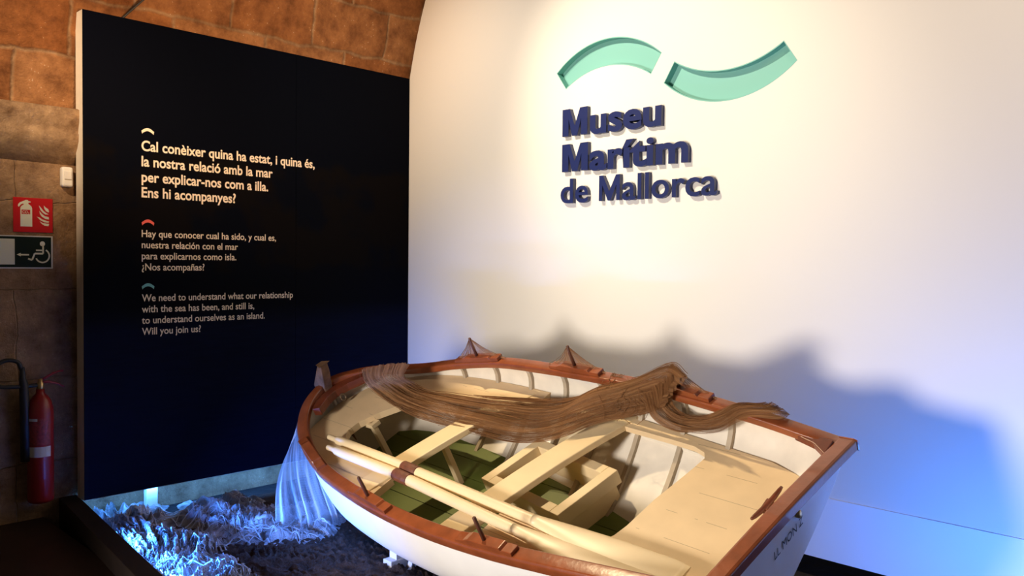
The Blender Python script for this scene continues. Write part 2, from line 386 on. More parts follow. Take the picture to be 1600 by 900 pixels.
# printed tree crowns between 1.6 and 2.4 m
mr = N.new('ShaderNodeMapRange'); mr.inputs[1].default_value = 1.2; mr.inputs[2].default_value = 1.55; L.new(sx.outputs[2], mr.inputs[0])
mr2 = N.new('ShaderNodeMapRange'); mr2.inputs[1].default_value = 2.5; mr2.inputs[2].default_value = 2.2; L.new(sx.outputs[2], mr2.inputs[0])
mm = N.new('ShaderNodeMath'); mm.operation = 'MULTIPLY'; L.new(mr.outputs[0], mm.inputs[0]); L.new(mr2.outputs[0], mm.inputs[1])
th = N.new('ShaderNodeMath'); th.operation = 'MULTIPLY'; L.new(mm.outputs[0], th.inputs[0]); L.new(n1.outputs['Fac'], th.inputs[1])
rp = N.new('ShaderNodeValToRGB'); rp.color_ramp.elements[0].position = .42; rp.color_ramp.elements[1].position = .52
rp.color_ramp.elements[0].color = (.0010, .0017, .0050, 1); rp.color_ramp.elements[1].color = (.0034, .0026, .0030, 1)
L.new(th.outputs[0], rp.inputs[0])
mpw = N.new('ShaderNodeMapping'); mpw.inputs['Scale'].default_value = (1, 3, 40); L.new(tc.outputs['Object'], mpw.inputs[0])
nw = N.new('ShaderNodeTexNoise'); nw.inputs['Scale'].default_value = 1.5; nw.inputs['Detail'].default_value = 3; L.new(mpw.outputs[0], nw.inputs[0])
rw = N.new('ShaderNodeValToRGB'); rw.color_ramp.elements[0].color = (.0018, .003, .012, 1); rw.color_ramp.elements[1].color = (.004, .007, .024, 1); L.new(nw.outputs['Fac'], rw.inputs[0])
mw = N.new('ShaderNodeMapRange'); mw.inputs[1].default_value = 1.25; mw.inputs[2].default_value = 1.1; L.new(sx.outputs[2], mw.inputs[0])
mxp = N.new('ShaderNodeMixRGB'); L.new(mw.outputs[0], mxp.inputs[0]); L.new(rp.outputs[0], mxp.inputs[1]); L.new(rw.outputs[0], mxp.inputs[2])
L.new(mxp.outputs[0], b.inputs['Base Color'])
onpan(box('panel_body', -.12, -.006, -2.446, -.002, .1, 3.02, M_PSIDE))
onpan(box('printed_face', -.006, 0, -2.446, -1.027, .104, 3.02, M_PFACE))
onpan(box('printed_face', -.006, 0, -1.024, -.002, .104, 3.02, M_PFACE))
onpan(box('leg', -.10, -.05, -2.06, -1.99, -.08, .1, M_POST, bv=.004))
onpan(box('leg', -.10, -.05, -.60, -.53, -.08, .1, M_POST, bv=.004))
def panel_text(lines, z0, dz, cap, width, off, name):
    k = None
    sy = cap/caph(off)
    for i, ln in enumerate(lines):
        a, bb_ = bbox(text_mesh(ln, off))
        if k is None: k = width/(bb_[0]-a[0])
        at = 0
        for wd in ln.split(' '):
            me = text_mesh(wd, off); wa, wb = bbox(me)
            right = bbox(text_mesh(ln[:at+len(wd)], off))[1][0]; left = right-(wb[0]-wa[0])-a[0]
            V = [(.0012, -2.108+(v.co.x-wa[0]+left)*k, z0-i*dz+v.co.y*sy) for v in me.vertices]
            onpan(obj(name, V, [tuple(p.vertices) for p in me.polygons], M_LETTER)); at += len(wd)+1
panel_text(['Cal conèixer quina ha estat, i quina és,', 'la nostra relació amb la mar', 'per explicar-nos com a illa.', 'Ens hi acompanyes?'], 2.227, .0962, .065, 1.235, .022, 'catalan_word')
panel_text(['Hay que conocer cual ha sido, y cual es,', 'nuestra relación con el mar', 'para explicarnos como isla.', '¿Nos acompañas?'], 1.691, .0695, .0445, .925, .012, 'spanish_word')
panel_text(['We need to understand what our relationship', 'with the sea has been, and still is,', 'to understand ourselves as an island.', 'Will you join us?'], 1.289, .0700, .0445, 1.06, .012, 'english_word')
def dash(z, m):
    V = []; n = 10
    for i in range(n+1):
        t = i/n; y = -2.108+.078*t; h = .020*math.sin(PI*t)
        V += [(.0014, y+(.004 if i == 0 else -.004 if i == n else 0), z+h), (.0014, y, z+h+.019)]
    return onpan(obj('arc_mark', V, grid_faces(n+1, 2), m))
dash(2.330, M_LETTER); dash(1.762, M_REDARC)['label'] = 'coral red arc mark'; dash(1.363, M_TEALARC)['label'] = 'teal arc mark'

# ------------------------------------------------------------------ museum lettering
ORD = ['first', 'second', 'third', 'fourth', 'fifth', 'sixth', 'seventh', 'eighth']
def big_m(wd, h, stem, ext):
    # block capital M drawn as one outline
    st = stem*h; d = st*1.12; c = wd/2
    pts = [(0,0),(0,h),(d*1.05,h),(c,h*.36),(wd-d*1.05,h),(wd,h),(wd,0),(wd-st,0),(wd-st,h*.62),(c+st*.42,0),(c-st*.42,0),(st,h*.62),(st,0)]
    from mathutils.geometry import tessellate_polygon
    n = len(pts); tri = tessellate_polygon([[Vector((x, y, 0)) for x, y in pts]])
    me = bpy.data.meshes.new('m'); V = [(x, y, ext) for x, y in pts]+[(x, y, -ext) for x, y in pts]
    F = [tuple(t) for t in tri]+[tuple(q+n for q in t)[::-1] for t in tri]+[(i, n+i, n+(i+1) % n, (i+1) % n) for i in range(n)]
    me.from_pydata(V, [], F); bm = bmesh.new(); bm.from_mesh(me); bmesh.ops.recalc_face_normals(bm, faces=bm.faces); bm.to_mesh(me); bm.free()
    return me
def letters(word, x0, x1, z, cap, off, wordname, startx=None, ext=.10):
    full = text_mesh(word, off); a, bb_ = bbox(full); k = (x1-x0)/(bb_[0]-a[0]); s = cap/caph(off)
    for i, ch in enumerate(word):
        if ch == ' ': continue
        lm = text_mesh(ch, off, ext); la, lb = bbox(lm)
        if ch == 'M': lm = big_m(lb[0]-la[0], caph(off), .235 if off > .025 else .15, ext); la, lb = bbox(lm)
        pm = text_mesh(word[:i+1], off); pa, pb = bbox(pm)
        right = pb[0]-a[0]; left = right-(lb[0]-la[0])
        T = [((v.co.x-la[0]+left)*k+x0, v.co.y*s+z, v.co.z) for v in lm.vertices]
        cx = sum(t[0] for t in T)/len(T)
        V = [(t[0]-cx, -.016-t[2]/ext*.015, t[1]-z) for t in T]
        o = obj('wall_letter', V, [tuple(p.vertices) for p in lm.polygons], M_NAVY); o.location = (cx, 0, z)
        w0 = word.split(' ')
        if ' ' in word:
            wi = word[:i].count(' '); wd = w0[wi]; li = i-sum(len(q)+1 for q in w0[:wi])
        else: wd = word; li = i
        tag(o, f'navy raised letter {ch}, {ORD[li]} letter of the word {wd} on the white wall', 'letter', 'raised navy letters of the museum name')
letters('Museu', 1.649, 2.425, 2.389, .177, .031, 'Museu')
letters('Marítim', 1.649, 2.614, 2.157, .180, .031, 'Marítim')
letters('de Mallorca', 1.640, 2.805, 1.953, .160, .012, 'de Mallorca')

# ------------------------------------------------------------------ boat
BM = Matrix(((-.99958244, -.0260364, -.01253216, 3.85246368), (.02885018, -.87498694, -.48328616, -1.315743), (.00161755, -.48344592, .87537274, .6359188), (0, 0, 0, 1)))
boat = empty('rowing_boat', (0, 0, 0), 'white wooden rowing boat with brown rails and green floor, heeled towards the viewer', 'boat')
boat.matrix_world = BM
GP = [(0.0416, 0.4947, 0.0495), (0.199, 0.5115, 0.0435), (0.3663, 0.5284, 0.0369), (0.6968, 0.5597, 0.0229), (1.0729, 0.583, -0.0008), (1.4895, 0.5925, -0.0125), (1.9202, 0.58, 0.0018), (2.343, 0.5317, 0.0243), (2.5594, 0.4817, 0.0461), (2.7234, 0.4215, 0.0707), (2.8646, 0.3466, 0.0932), (2.9592, 0.2668, 0.1153), (3.013, 0.190, 0.1400), (3.0450, 0.115, 0.1540), (3.0711, 0.0304, 0.1604)]
GS = [(-0.0454, -0.499, -0.0343), (0.153, -0.5155, -0.004), (0.3723, -0.5318, 0.0274), (0.8047, -0.5604, 0.0682), (1.2369, -0.579, 0.0823), (1.6459, -0.5848, 0.0884), (2.0126, -0.5724, 0.0921), (2.3532, -0.5264, 0.0713), (2.5494, -0.4779, 0.0563), (2.705, -0.4189, 0.0641), (2.8271, -0.345, 0.0942), (2.9174, -0.2657, 0.1232), (2.993, -0.1846, 0.1406), (3.0419, -0.1114, 0.155), (3.0711, -0.0297, 0.1643)]
NS = 48; NT = 14
gp = catmull(GP, NS); gs = catmull(GS, NS)
def keel(s):
    return float(np.interp(s, [0, .25, .5, .7, .8, .88, .94, 1], [-.44, -.50, -.51, -.47, -.41, -.31, -.17, .03]))
F1P, F2P = [1.1, 1.2, 1.2, 1.1, .9, .7], [.9, 1, 1, .9, .6, .3]
F1S, F2S = [.95, 1.2, 1.2, 1.15, 1.0, .8, .5], [.3, .42, .42, .35, .2, .15, .1]
def keel_y(s): return .2*float(np.interp(s, [0, .7, .9, 1], [1, 1, .4, 0]))
def section(g, s, n=NT, inset=0.0):
    # the hull heels a little more than its decks: the keel lies to port of the deck's centre line
    zk = keel(s); D = g.z-zk; sg = 1 if g.y > 0 else -1; yb = abs(g.y); yk = sg*keel_y(s); wd_ = yb-yk
    if sg > 0: k1, f1, f2, d1, h2 = [0, .3, .6, .8, .92, 1], F1P, F2P, .62, .035
    else: k1, f1, f2, d1, h2 = [0, .1, .3, .6, .8, .92, 1], F1S, F2S, .42, .10
    full = float(np.interp(s, k1, f1)); full2 = float(np.interp(s, k1, f2))
    P = [np.array((yb, g.z)), np.array((yk+wd_*full, g.z-D*d1)), np.array((yk+wd_*full2, zk+h2)), np.array((yk+.012, zk))]
    out = []
    for i in range(n):
        t = i/(n-1); q = (1-t)**3*P[0]+3*t*(1-t)**2*P[1]+3*t*t*(1-t)*P[2]+t**3*P[3]
        out.append(q)
    if inset:
        o2 = []
        for i, q in enumerate(out):
            d = out[min(i+1, n-1)]-out[max(i-1, 0)]; d = d/(np.linalg.norm(d)+1e-9)
            nn = np.array((d[1], -d[0]))   # points inboard
            if i == 0: nn = np.array((-1., 0))
            if i >= n-2: nn = np.array((0, 1.))
            o2.append(q+nn*inset)
        out = o2
    rake = .12*max(0, 1-s/.2)
    return [Vector((g.x + rake*(i/(n-1))**.8 - .35*max(0, s-.8)*(i/(n-1))**1.2, sg*q[0], q[1])) for i, q in enumerate(out)]
def hull_y(side, x, z, inset=.024):
    """half breadth of the inner skin at x, z"""
    G = gp if side > 0 else gs
    xs = [g.x for g in G]; k = float(np.interp(x, xs, range(NS))); s = k/(NS-1)
    i = min(int(k), NS-2); g = G[i].lerp(G[i+1], k-i)
    sec = section(g, s, 30, inset); zs = [v.z for v in sec][::-1]; ys = [abs(v.y) for v in sec][::-1]
    return float(np.interp(z, zs, ys))
V = []; rows = []
for i in range(NS):
    s = i/(NS-1)
    a = section(gp[i], s); b2 = section(gs[i], s)
    rows.append(len(V)); V += a + b2[::-1]
F = grid_faces(NS, 2*NT)
hull = obj('hull', V, F, M_HULL, boat, smooth=True)
# inner skin, its own painted surface
V = []
for i in range(NS):
    s = i/(NS-1); V += [v+Vector((.034 if i == 0 else .018 if i == 1 else 0, 0, 0)) for v in section(gp[i], s, NT, .02) + section(gs[i], s, NT, .02)[::-1]]
obj('inner_planking', V, grid_faces(NS, 2*NT), M_INNER, boat, smooth=True)
# transom: outer outline of section 0
a = section(gp[0], 0, 20); b2 = section(gs[0], 0, 20); V = []
for sh in (-.004, .03):
    for p, q in zip(a, b2):
        for k in range(11): V.append(p.lerp(q, k/10)+Vector((sh, 0, 0)))
F = grid_faces(20, 11) + [tuple(220+q for q in f)[::-1] for f in grid_faces(20, 11)]
edge = list(range(11)) + [i*11+10 for i in range(1, 20)] + [19*11+k for k in range(9, -1, -1)] + [i*11 for i in range(18, 0, -1)]
F += [(edge[i], edge[(i+1) % len(edge)], 220+edge[(i+1) % len(edge)], 220+edge[i]) for i in range(len(edge))]
trn = obj('transom', V, F, M_HULL, boat)
bm = bmesh.new(); bm.from_mesh(trn.data); bmesh.ops.recalc_face_normals(bm, faces=bm.faces); bm.to_mesh(trn.data); bm.free()

# rails
def rail(name, G, side):
    prof = [(.018, -.046), (.020, -.006), (.012, .006), (-.046, .007), (-.052, .001), (-.052, -.030), (-.030, -.046)]
    V = []
    for i, g in enumerate(G):
        t = (G[min(i+1, NS-1)]-G[max(i-1, 0)]); t.z = 0; t.normalize()
        nrm = Vector((-t.y, t.x, 0))*(1 if side > 0 else -1)
        if nrm.y*side < 0: nrm = -nrm
        for o_, z in prof:
            p = g + nrm*o_ + Vector((0, 0, z))
            if side*p.y < .0: p.y = 0
            V.append(p)
    k = len(prof); F = grid_faces(NS, k, True) + [tuple(range(k)), tuple((NS-1)*k+q for q in range(k))]
    o = obj(name, V, F, M_RAIL, boat); bevel(o, .006, 3, 30)
    for p in o.data.polygons: p.use_smooth = True
    return o
rail('gunwale', gp, 1); rail('gunwale', gs, -1)
A = gs[0]+Vector((-.01, -.012, 0)); B = gp[0]+Vector((-.01, .012, 0))
V = []
for i in range(14):
    t = i/13; p = A.lerp(B, t)+Vector((.012, 0, 0))+Vector((0, 0, .012*math.sin(PI*t)))
    for dx, dz in ((-.03, -.04), (-.032, .004), (-.02, .010), (.035, .010), (.042, .004), (.040, -.03)): V.append(p+Vector((dx, 0, dz)))
o = obj('transom_cap', V, grid_faces(14, 6, True)+[tuple(range(6)), tuple(13*6+q for q in range(6))], M_RAIL, boat); bevel(o, .005, 2, 30)

# stem post with its tall head, keel
st = [(2.93, 0, -.33), (3.02, 0, -.17), (3.075, 0, -.02), (3.085, 0, .13), (3.015, 0, .23), (2.945, 0, .325)]
wd = [.022, .024, .026, .032, .032, .030]; dp = [.03, .035, .045, .080, .055, .028]
V = []
for p, a_, d_ in zip(catmull(st, 12), np.interp(np.linspace(0, 5, 12), range(6), wd), np.interp(np.linspace(0, 5, 12), range(6), dp)):
    for sx_, sy_ in ((-1, -1), (1, -.55), (1, .55), (-1, 1)): V.append(p+Vector((sx_*d_, sy_*a_, 0)))
o = obj('stem_post', V, grid_faces(12, 4, True)+[(0, 1, 2, 3), (47, 46, 45, 44)], M_STEM, boat); bevel(o, .008, 3, 30)
V = []
for i in range(20):
    s = i/19*.9; x = float(np.interp(s, np.linspace(0, 1, NS), [(p.x+q.x)/2 for p, q in zip(gp, gs)]))+.12*max(0, 1-s/.2); z = keel(s)
    if s > .8: x -= .35*(s-.8)
    y = keel_y(s); V += [(x, y-.02, z-.045), (x, y+.02, z-.045), (x, y+.02, z+.004), (x, y-.02, z+.004)]
obj('keel', V, grid_faces(20, 4, True)+[(0, 1, 2, 3), (79, 78, 77, 76)], M_HULL, boat)

# deck plane
def zd(x, y, off=0): return -.1692+.0636*x+.02695*y+off
# green sole
bmn = bmesh.new()
XS = np.linspace(.26, 2.72, 24)
ys_ = np.arange(-.52, .521, .13)
V = []; F = []
for k in range(len(ys_)-1):
    y0, y1 = ys_[k]+.002, ys_[k+1]-.002
    run = []
    for x in XS:
        z = zd(x, 0, -.26); yp = hull_y(1, x, z)-.002; yn = -hull_y(-1, x, z)+.002
        lo, hi = max(y0, yn), min(y1, yp)
        if hi-lo > .01: run.append((x, lo, hi))
    if len(run) < 2: continue
    base = len(V)
    for x, lo, hi in run:
        z0, z1 = zd(x, lo, -.26), zd(x, hi, -.26)
        V += [(x, lo, z0), (x, hi, z1), (x, hi, z1-.015), (x, lo, z0-.015)]
    m_ = len(run); F += [tuple(base+q for q in f) for f in grid_faces(m_, 4, True)] + [(base, base+1, base+2, base+3), tuple(base+(m_-1)*4+q for q in (3, 2, 1, 0))]
obj('floorboards', V, F, M_SOLE, boat)

def hull_edge(side, xs, off=0, inset=.022):
    r = []
    for x in xs:
        z = zd(x, side*.5, off); r.append((float(x), side*hull_y(side, x, z-.01, inset)))
    return r
# stern sheets with U shaped opening
cut = [(1.40,-.452),(1.165,-.432),(.797,-.421),(.66,-.413),(.595,-.390),(.573,-.355),(.585,-.28),(.60,-.2),(.635,-.03),(.655,.15),(.672,.22),(.70,.272),(.754,.288),(.82,.29),(1.0,.30),(1.25,.31)]
ol = hull_edge(-1, np.linspace(1.40, .045, 12)) + [(.075, 0)] + hull_edge(1, np.linspace(.115, 1.25, 12)) + cut[::-1]
sheet('stern_deck', ol, .032, M_DECK, boat, zd, .005)
# foredeck with bench arms along both sides
cut = [(1.66,-.43),(1.807,-.392),(2.077,-.345),(2.312,-.30),(2.46,-.262),(2.507,-.16),(2.60,-.03),(2.655,.09),(2.655,.17),(2.62,.215),(2.56,.252),(2.45,.285),(2.25,.33),(2.0,.37)]
ol = hull_edge(1, np.linspace(2.0, 2.93, 14)) + [(2.985, 0)] + hull_edge(-1, np.linspace(2.93, 1.66, 16)) + cut
sheet('foredeck', ol, .040, M_DECK, boat, zd, .005)
# bench end riser
# thwarts with a slight crown
def thwart(c_port, c_star, wdt):
    (x0, y0), (x1, y1) = c_port, c_star
    sl = (x1-x0)/(y1-y0); V = []; n = 17
    yp = hull_y(1, x0, -.06)-.004; yn = -hull_y(-1, x1, -.08)+.004
    for i in range(n):
        y = yn+(yp-yn)*i/(n-1); x = x0+sl*(y-y0); cr = .030*(1-(2*i/(n-1)-1)**2)
        cr2 = cr
        for dx, dz in ((-wdt/2, 0), (wdt/2, 0), (wdt/2, -.036), (-wdt/2, -.036)): V.append((x+dx, y, zd(x, y, cr2-.006)+dz))
    o = obj('thwart', V, grid_faces(n, 4, True)+[(0, 1, 2, 3), tuple((n-1)*4+q for q in (3, 2, 1, 0))], M_THW, boat); bevel(o, .005, 2, 40)
    return o
thwart((1.342, .284), (1.151, -.408), .158); thwart((2.042, .26), (1.891, -.243), .150)
# stanchions
def stanchion(x, y, x2, y2, top):
    z0 = zd(x, y, -.26); z1 = zd(x2, y2, top); V = []
    for (xx, yy, zz) in ((x, y, z0), (x2, y2, z1)):
        for dx, dy in ((-.018, -.016), (.018, -.016), (.018, .016), (-.018, .016)): V.append((xx+dx, yy+dy, zz))
    o = obj('stanchion', V, BOXF, M_THW, boat); bevel(o, .003)
    box('stanchion_cap', -.045, .045, -.03, .03, -.025, 0, M_THW, o).location = (x2, y2, z1)
stanchion(1.93, .055, 1.98, .02, -.012); stanchion(2.57, .05, 2.625, .03, -.032)
# ribs
def rib(side, x):
    G = gp if side > 0 else gs
    k = float(np.interp(x, [g.x for g in G], range(NS))); i = min(int(k), NS-2); g = G[i].lerp(G[i+1], k-i)
    sec = section(g, k/(NS-1), 22, .021); sec2 = section(g, k/(NS-1), 22, .040); V = []
    for a_, b_ in list(zip(sec, sec2))[1:19]:
        for p, dx in ((a_, -.014), (b_, -.012), (b_, .012), (a_, .014)): V.append(p+Vector((dx, 0, 0)))
    m_ = len(V)//4
    return obj('rib', V, grid_faces(m_, 4, True)+[(0, 1, 2, 3), tuple((m_-1)*4+q for q in (3, 2, 1, 0))], M_RIB, boat, smooth=False)
for x in (.50, .76, 1.02, 1.28, 1.54, 1.80, 2.06, 2.32):
    for sd in (1, -1): rib(sd, x)
# stringer under the benches
for sd in (1, -1):
    V = []
    for x in np.linspace(.1, 2.6, 24):
        z = zd(x, sd*.5, -.036); y = sd*(hull_y(sd, x, z)-.0)
        V += [(x, y, z), (x, y-sd*.025, z), (x, y-sd*.025, z-.03), (x, y, z-.03)]
    obj('bench_stringer', V, grid_faces(24, 4, True)+[(0, 1, 2, 3), (95, 94, 93, 92)], M_INNER, boat)
# knees
def knee(pts, thick, z, parent=boat, name='knee'):
    bm = bmesh.new()
    top = [bm.verts.new((x, y, z)) for x, y in pts]; bot = [bm.verts.new((x, y, z-thick)) for x, y in pts]; n = len(pts)
    bm.faces.new(top); bm.faces.new(bot[::-1])
    for i in range(n): bm.faces.new((top[i], bot[i], bot[(i+1) % n], top[(i+1) % n]))
    o = bmobj(name, bm, M_KNEE, parent); bevel(o, .004); return o
knee([(3.035,.03),(2.99,.12),(2.925,.195),(2.875,.175),(2.93,.075),(2.945,0),(2.92,-.075),(2.80,-.27),(2.83,-.31),(2.925,-.20),(2.99,-.11),(3.035,-.03)], .05, .128, name='breasthook')
knee([(.0,-.472),(.19,-.497),(.17,-.47),(.07,-.435),(.0,-.38)], .035, -.012, name='quarter_knee')
# thole blocks and pins
def thole(side, x, pin_h=.136):
    G = gp if side > 0 else gs
    k = float(np.interp(x, [g.x for g in G], range(NS))); i = min(int(k), NS-2); g = G[i].lerp(G[i+1], k-i)
    t = (G[i+1]-G[i]).normalized()
    n_ = Vector((t.y, -t.x, 0)).normalized()
    if n_.y*side > 0: n_ = -n_
    up = Vector((0, 0, 1)); c0 = g + n_*.016
    bm = bmesh.new()
    prof = [(-.175, .004), (-.175, .026), (-.120, .028), (-.115, .020), (-.105, .034), (.085, .036), (.12, .024), (.175, .020), (.175, .004)]
    L_ = [bm.verts.new(c0+t*a_+up*h-n_*.026) for a_, h in prof]; R2 = [bm.verts.new(c0+t*a_+up*h+n_*.026) for a_, h in prof]
    bm.faces.new(L_); bm.faces.new(R2[::-1])
    for q in range(len(prof)): bm.faces.new((L_[q], R2[q], R2[(q+1) % len(prof)], L_[(q+1) % len(prof)]))
    o = bmobj('thole_block', bm, M_RAIL, boat); bevel(o, .003)
    if pin_h: tube('thole_pin', [c0+up*.02, c0+up*(.02+pin_h*.5), c0+up*(.018+pin_h), c0+up*(.022+pin_h)], [.0095, .0095, .0085, .005], M_PINM, o)
    return c0+up*(.02+pin_h)
for x, h in ((2.60, 0), (1.92, .13), (1.06, .136)): thole(1, x, h)
PIN = [thole(-1, x) for x in (2.165, 1.413, .749)]
# crate shaped engine box under the after thwart
def ebox():
    e1 = Vector((.995, -.10, 0)); e2 = Vector((.20, .975, 0)); o0 = Vector((.975, -.20, 0))
    L1, L2 = .56, .385; zt = -.07; wdt = .055; hgt = .075
    def P(a_, b_, off):
        p = o0+e1*a_+e2*b_; p.z = zd(p.x, p.y, off); return p
    V = []; F = []
    def slab(a0, a1, b0, b1, z0, z1):
        base = len(V)
        for z in (z0, z1): V.extend([P(a0, b0, z), P(a1, b0, z), P(a1, b1, z), P(a0, b1, z)])
        F.extend([tuple(base+q for q in f) for f in BOXF])
    slab(0, wdt, 0, L2, zt-hgt, zt); slab(L1-wdt, L1, 0, L2, zt-hgt, zt); slab(wdt, L1-wdt, 0, wdt, zt-hgt, zt); slab(wdt, L1-wdt, L2-wdt, L2, zt-hgt, zt)
    o = obj('engine_box_rim', V, F, M_THW, boat); bevel(o, .003)
    V.clear(); F.clear(); i_ = .022; t_ = .018; zb = -.26
    slab(i_, i_+t_, i_, L2-i_, zb, zt-hgt); slab(L1-i_-t_, L1-i_, i_, L2-i_, zb, zt-hgt); slab(i_+t_, L1-i_-t_, i_, i_+t_, zb, zt-hgt); slab(i_+t_, L1-i_-t_, L2-i_-t_, L2-i_, zb, zt-hgt)
    obj('engine_box_side', V, F, M_THW, boat)
ebox()
# horn cleat on the stern deck
ca, cb = Vector((.160, -.275, 0)), Vector((.185, -.06, 0)); V = []
pts = [ca.lerp(cb, t) for t in np.linspace(0, 1, 13)]
for i, p in enumerate(pts):
    t = abs(i/12*2-1); p.z = zd(p.x, p.y, .022+.010*t**2)
cl = tube('cleat', pts, [.006, .009, .010, .011, .011, .012, .012, .012, .011, .011, .010, .009, .006], M_KNEE, boat)
box('cleat_base', -.014, .014, -.03, .03, -.0, .028, M_KNEE, cl).location = (.1725, -.165, zd(.17, -.165, .0))
# ring bolt at the bow
rb = [Vector((2.925+.006*math.sin(q), -.02+.017*math.cos(q), .066+.02*math.sin(q))) for q in np.linspace(0, 2*PI, 19)]
tube('ring_bolt', rb, .006, M_METAL, boat, 8)
# name and drain on the transom
from mathutils.bvhtree import BVHTree
bmt = bmesh.new(); bmt.from_mesh(trn.data); bvt = BVHTree.FromBMesh(bmt); bmt.free()
def on_transom(y, z):
    h = bvt.ray_cast(Vector((-1, y, z)), Vector((1, 0, 0)))
    return h[0].x if h[0] else 0
me = text_mesh('LL MON Z', 0); a, b3 = bbox(me)
V = []
for v in me.vertices:
    t = (v.co.x-a[0])/(b3[0]-a[0]); y = .065-t*.205; z = -.178+.012*t+v.co.y*.062; V.append((on_transom(y, z)-.0025, y, z))
obj('name_lettering', V, [tuple(p.vertices) for p in me.polygons], M_LINE, boat)
pz = Vector((on_transom(-.11, -.09)+.002, -.11, -.09))
tube('drain_fitting', [pz, pz+Vector((-.012, 0, 0)), pz+Vector((-.016, 0, 0))], [.016, .016, .009], M_BRASS, boat, 14)

# ------------------------------------------------------------------ oars
def oar(h, coll, b0, tip, label, width):
    root = empty('oar', (0, 0, 0), label, 'oar', 'pair of oars lying in the boat')
    root.matrix_world = BM @ Matrix.Translation(h)
    H = Vector(h); pts = [H, H.lerp(Vector(coll), .12), Vector(coll), Vector(b0), Vector(b0).lerp(Vector(tip), .06)]
    pp = [pts[min(int(i/39*4), 3)].lerp(pts[min(int(i/39*4), 3)+1], i/39*4-min(int(i/39*4), 3)) for i in range(40)]
    rad = [float(np.interp(i/39*4, [0, .9, 1.05, 2, 3, 4], [.015, .016, .027, .029, .0265, .018])) for i in range(40)]
    shaft = tube('shaft', [p-H for p in pp], rad, M_OAR, root, 14)
    d = (Vector(b0)-Vector(coll)).normalized(); c1 = Vector(coll)-H
    tube('leather_collar', [c1+d*a_ for a_ in (0, .004, .06, .116, .12)], [.030, .0325, .0325, .0325, .030], M_LEATH, root, 16)
    B0 = Vector(b0); T = Vector(tip); ax = (T-B0).normalized(); up = Vector((-.06, -.03, 1)); sd = up.cross(ax).normalized(); up = ax.cross(sd); V = []
    n = 24
    for i in range(n):
        t = i/(n-1); c = B0.lerp(T, t)-H
        wv = width*float(np.interp(t, [0, .12, .3, .6, .93, 1], [.37, .52, .72, .92, 1, .86])); tv = float(np.interp(t, [0, .1, .35, 1], [.0275, .021, .011, .007]))
        for k in range(16):
            a_ = 2*PI*k/16; V.append(c+sd*math.cos(a_)*wv/2*1.0+up*math.sin(a_)*tv)
    obj('blade', V, grid_faces(n, 16, True)+[tuple(range(16)), tuple((n-1)*16+q for q in range(16))[::-1]], M_OAR, root, smooth=True)
oar((2.624,.306,.062), (1.922,.320,.022), (1.00,.338,-.04), (.25,.345,-.085), 'cream oar with brown leather collar, inner one, nearer the middle of the boat', .15)
oar((2.533,.378,.062), (1.925,.376,.020), (1.05,.418,-.035), (.30,.44,-.075), 'cream oar with brown leather collar, outer one, nearer the brown rail', .13)

# ------------------------------------------------------------------ brown net draped in the boat
NET1 = [((2.449,-.268,.199),(2.767,-.134,.203)),((2.488,-.223,.133),(2.749,-.108,.143)),((2.448,-.257,.06),(2.711,-.119,.07)),((2.353,-.262,.023),(2.536,-.095,.02)),((2.185,-.276,.012),(2.363,-.092,-.021)),((1.89,-.28,.02),(2.158,-.091,-.044)),((1.714,-.336,-.005),(1.834,-.095,-.06)),((1.542,-.377,-.02),(1.624,-.152,-.12)),((1.383,-.433,-.02),(1.463,-.209,-.122)),((1.219,-.50,.04),(1.27,-.242,-.06)),((.988,-.515,.11),(1.15,-.342,-.045)),((.735,-.515,.232),(.936,-.468,-.042)),((.615,-.462,.217),(.798,-.464,.029))]
NET2 = [((.70,-.470,.205),(.874,-.424,.085)),((.768,-.490,.036),(.897,-.455,-.045)),((.72,-.49,-.03),(.791,-.44,-.092)),((.62,-.49,-.03),(.651,-.445,-.092)),((.513,-.48,.03),(.528,-.455,-.06)),((.433,-.495,.065),(.39,-.475,.025)),((.345,-.525,.062),(.235,-.505,.035)),((.33,-.565,.040),(.215,-.550,.015))]
net = empty('brown_fishing_net', (0, 0, 0), 'brown fishing net draped along the far side of the boat', 'fishing net')
net.matrix_world = BM
def swag(name, ST, nu, nv, strands, seed, rough=.012):
    rnd = random.Random(seed)
    top = catmull([s[0] for s in ST], nu); bot = catmull([s[1] for s in ST], nu)
    for layer in range(2):
        V = []; uv = []
        for i in range(nu):
            for j in range(nv):
                t = j/(nv-1); p = top[i].lerp(bot[i], t)
                s_ = i/(nu-1)*9; w_ = noise.noise(Vector((s_*.35, t*5+.5*math.sin(s_*.8), seed+layer*5)))*rough*2.0 + noise.noise(Vector((s_*.5, t*13, seed+9+layer*3)))*rough*1.3
                V.append(p+Vector((0, .3*w_, w_+layer*.012+.015*math.sin(PI*t)))); uv.append((i/(nu-1), t))
        obj(name, V, grid_faces(nu, nv), M_NET, net, smooth=True, uvs=uv)
    V = []; F = []
    for k in range(strands):
        t0 = rnd.uniform(-.02, 1.04); t1 = t0+rnd.uniform(-.22, .22); ph = rnd.uniform(0, 9); a_, b_ = (0, nu-1)
        if rnd.random() < .35: a_ = rnd.randint(0, nu//2); b_ = rnd.randint(nu//2, nu-1)
        if b_-a_ < 6: continue
        pts = []
        for i in range(a_, b_+1, 1):
            s = i/(nu-1); t = t0+(t1-t0)*s+.05*math.sin(ph+s*7)
            p = top[i].lerp(bot[i], min(max(t, -.03), 1.06)); pts.append(p+Vector((0, 0, .012+.014*math.sin(PI*min(max(t, 0), 1))+.006*math.sin(ph*3+s*19))))
        tube_data(pts, rnd.choice((.0008, .001, .0012, .0017)), 4, False, V, F)
    obj('net_strands', V, F, M_THREAD, net, smooth=True)['kind'] = 'stuff'
swag('net_sheet', NET1, 110, 46, 46, 3)
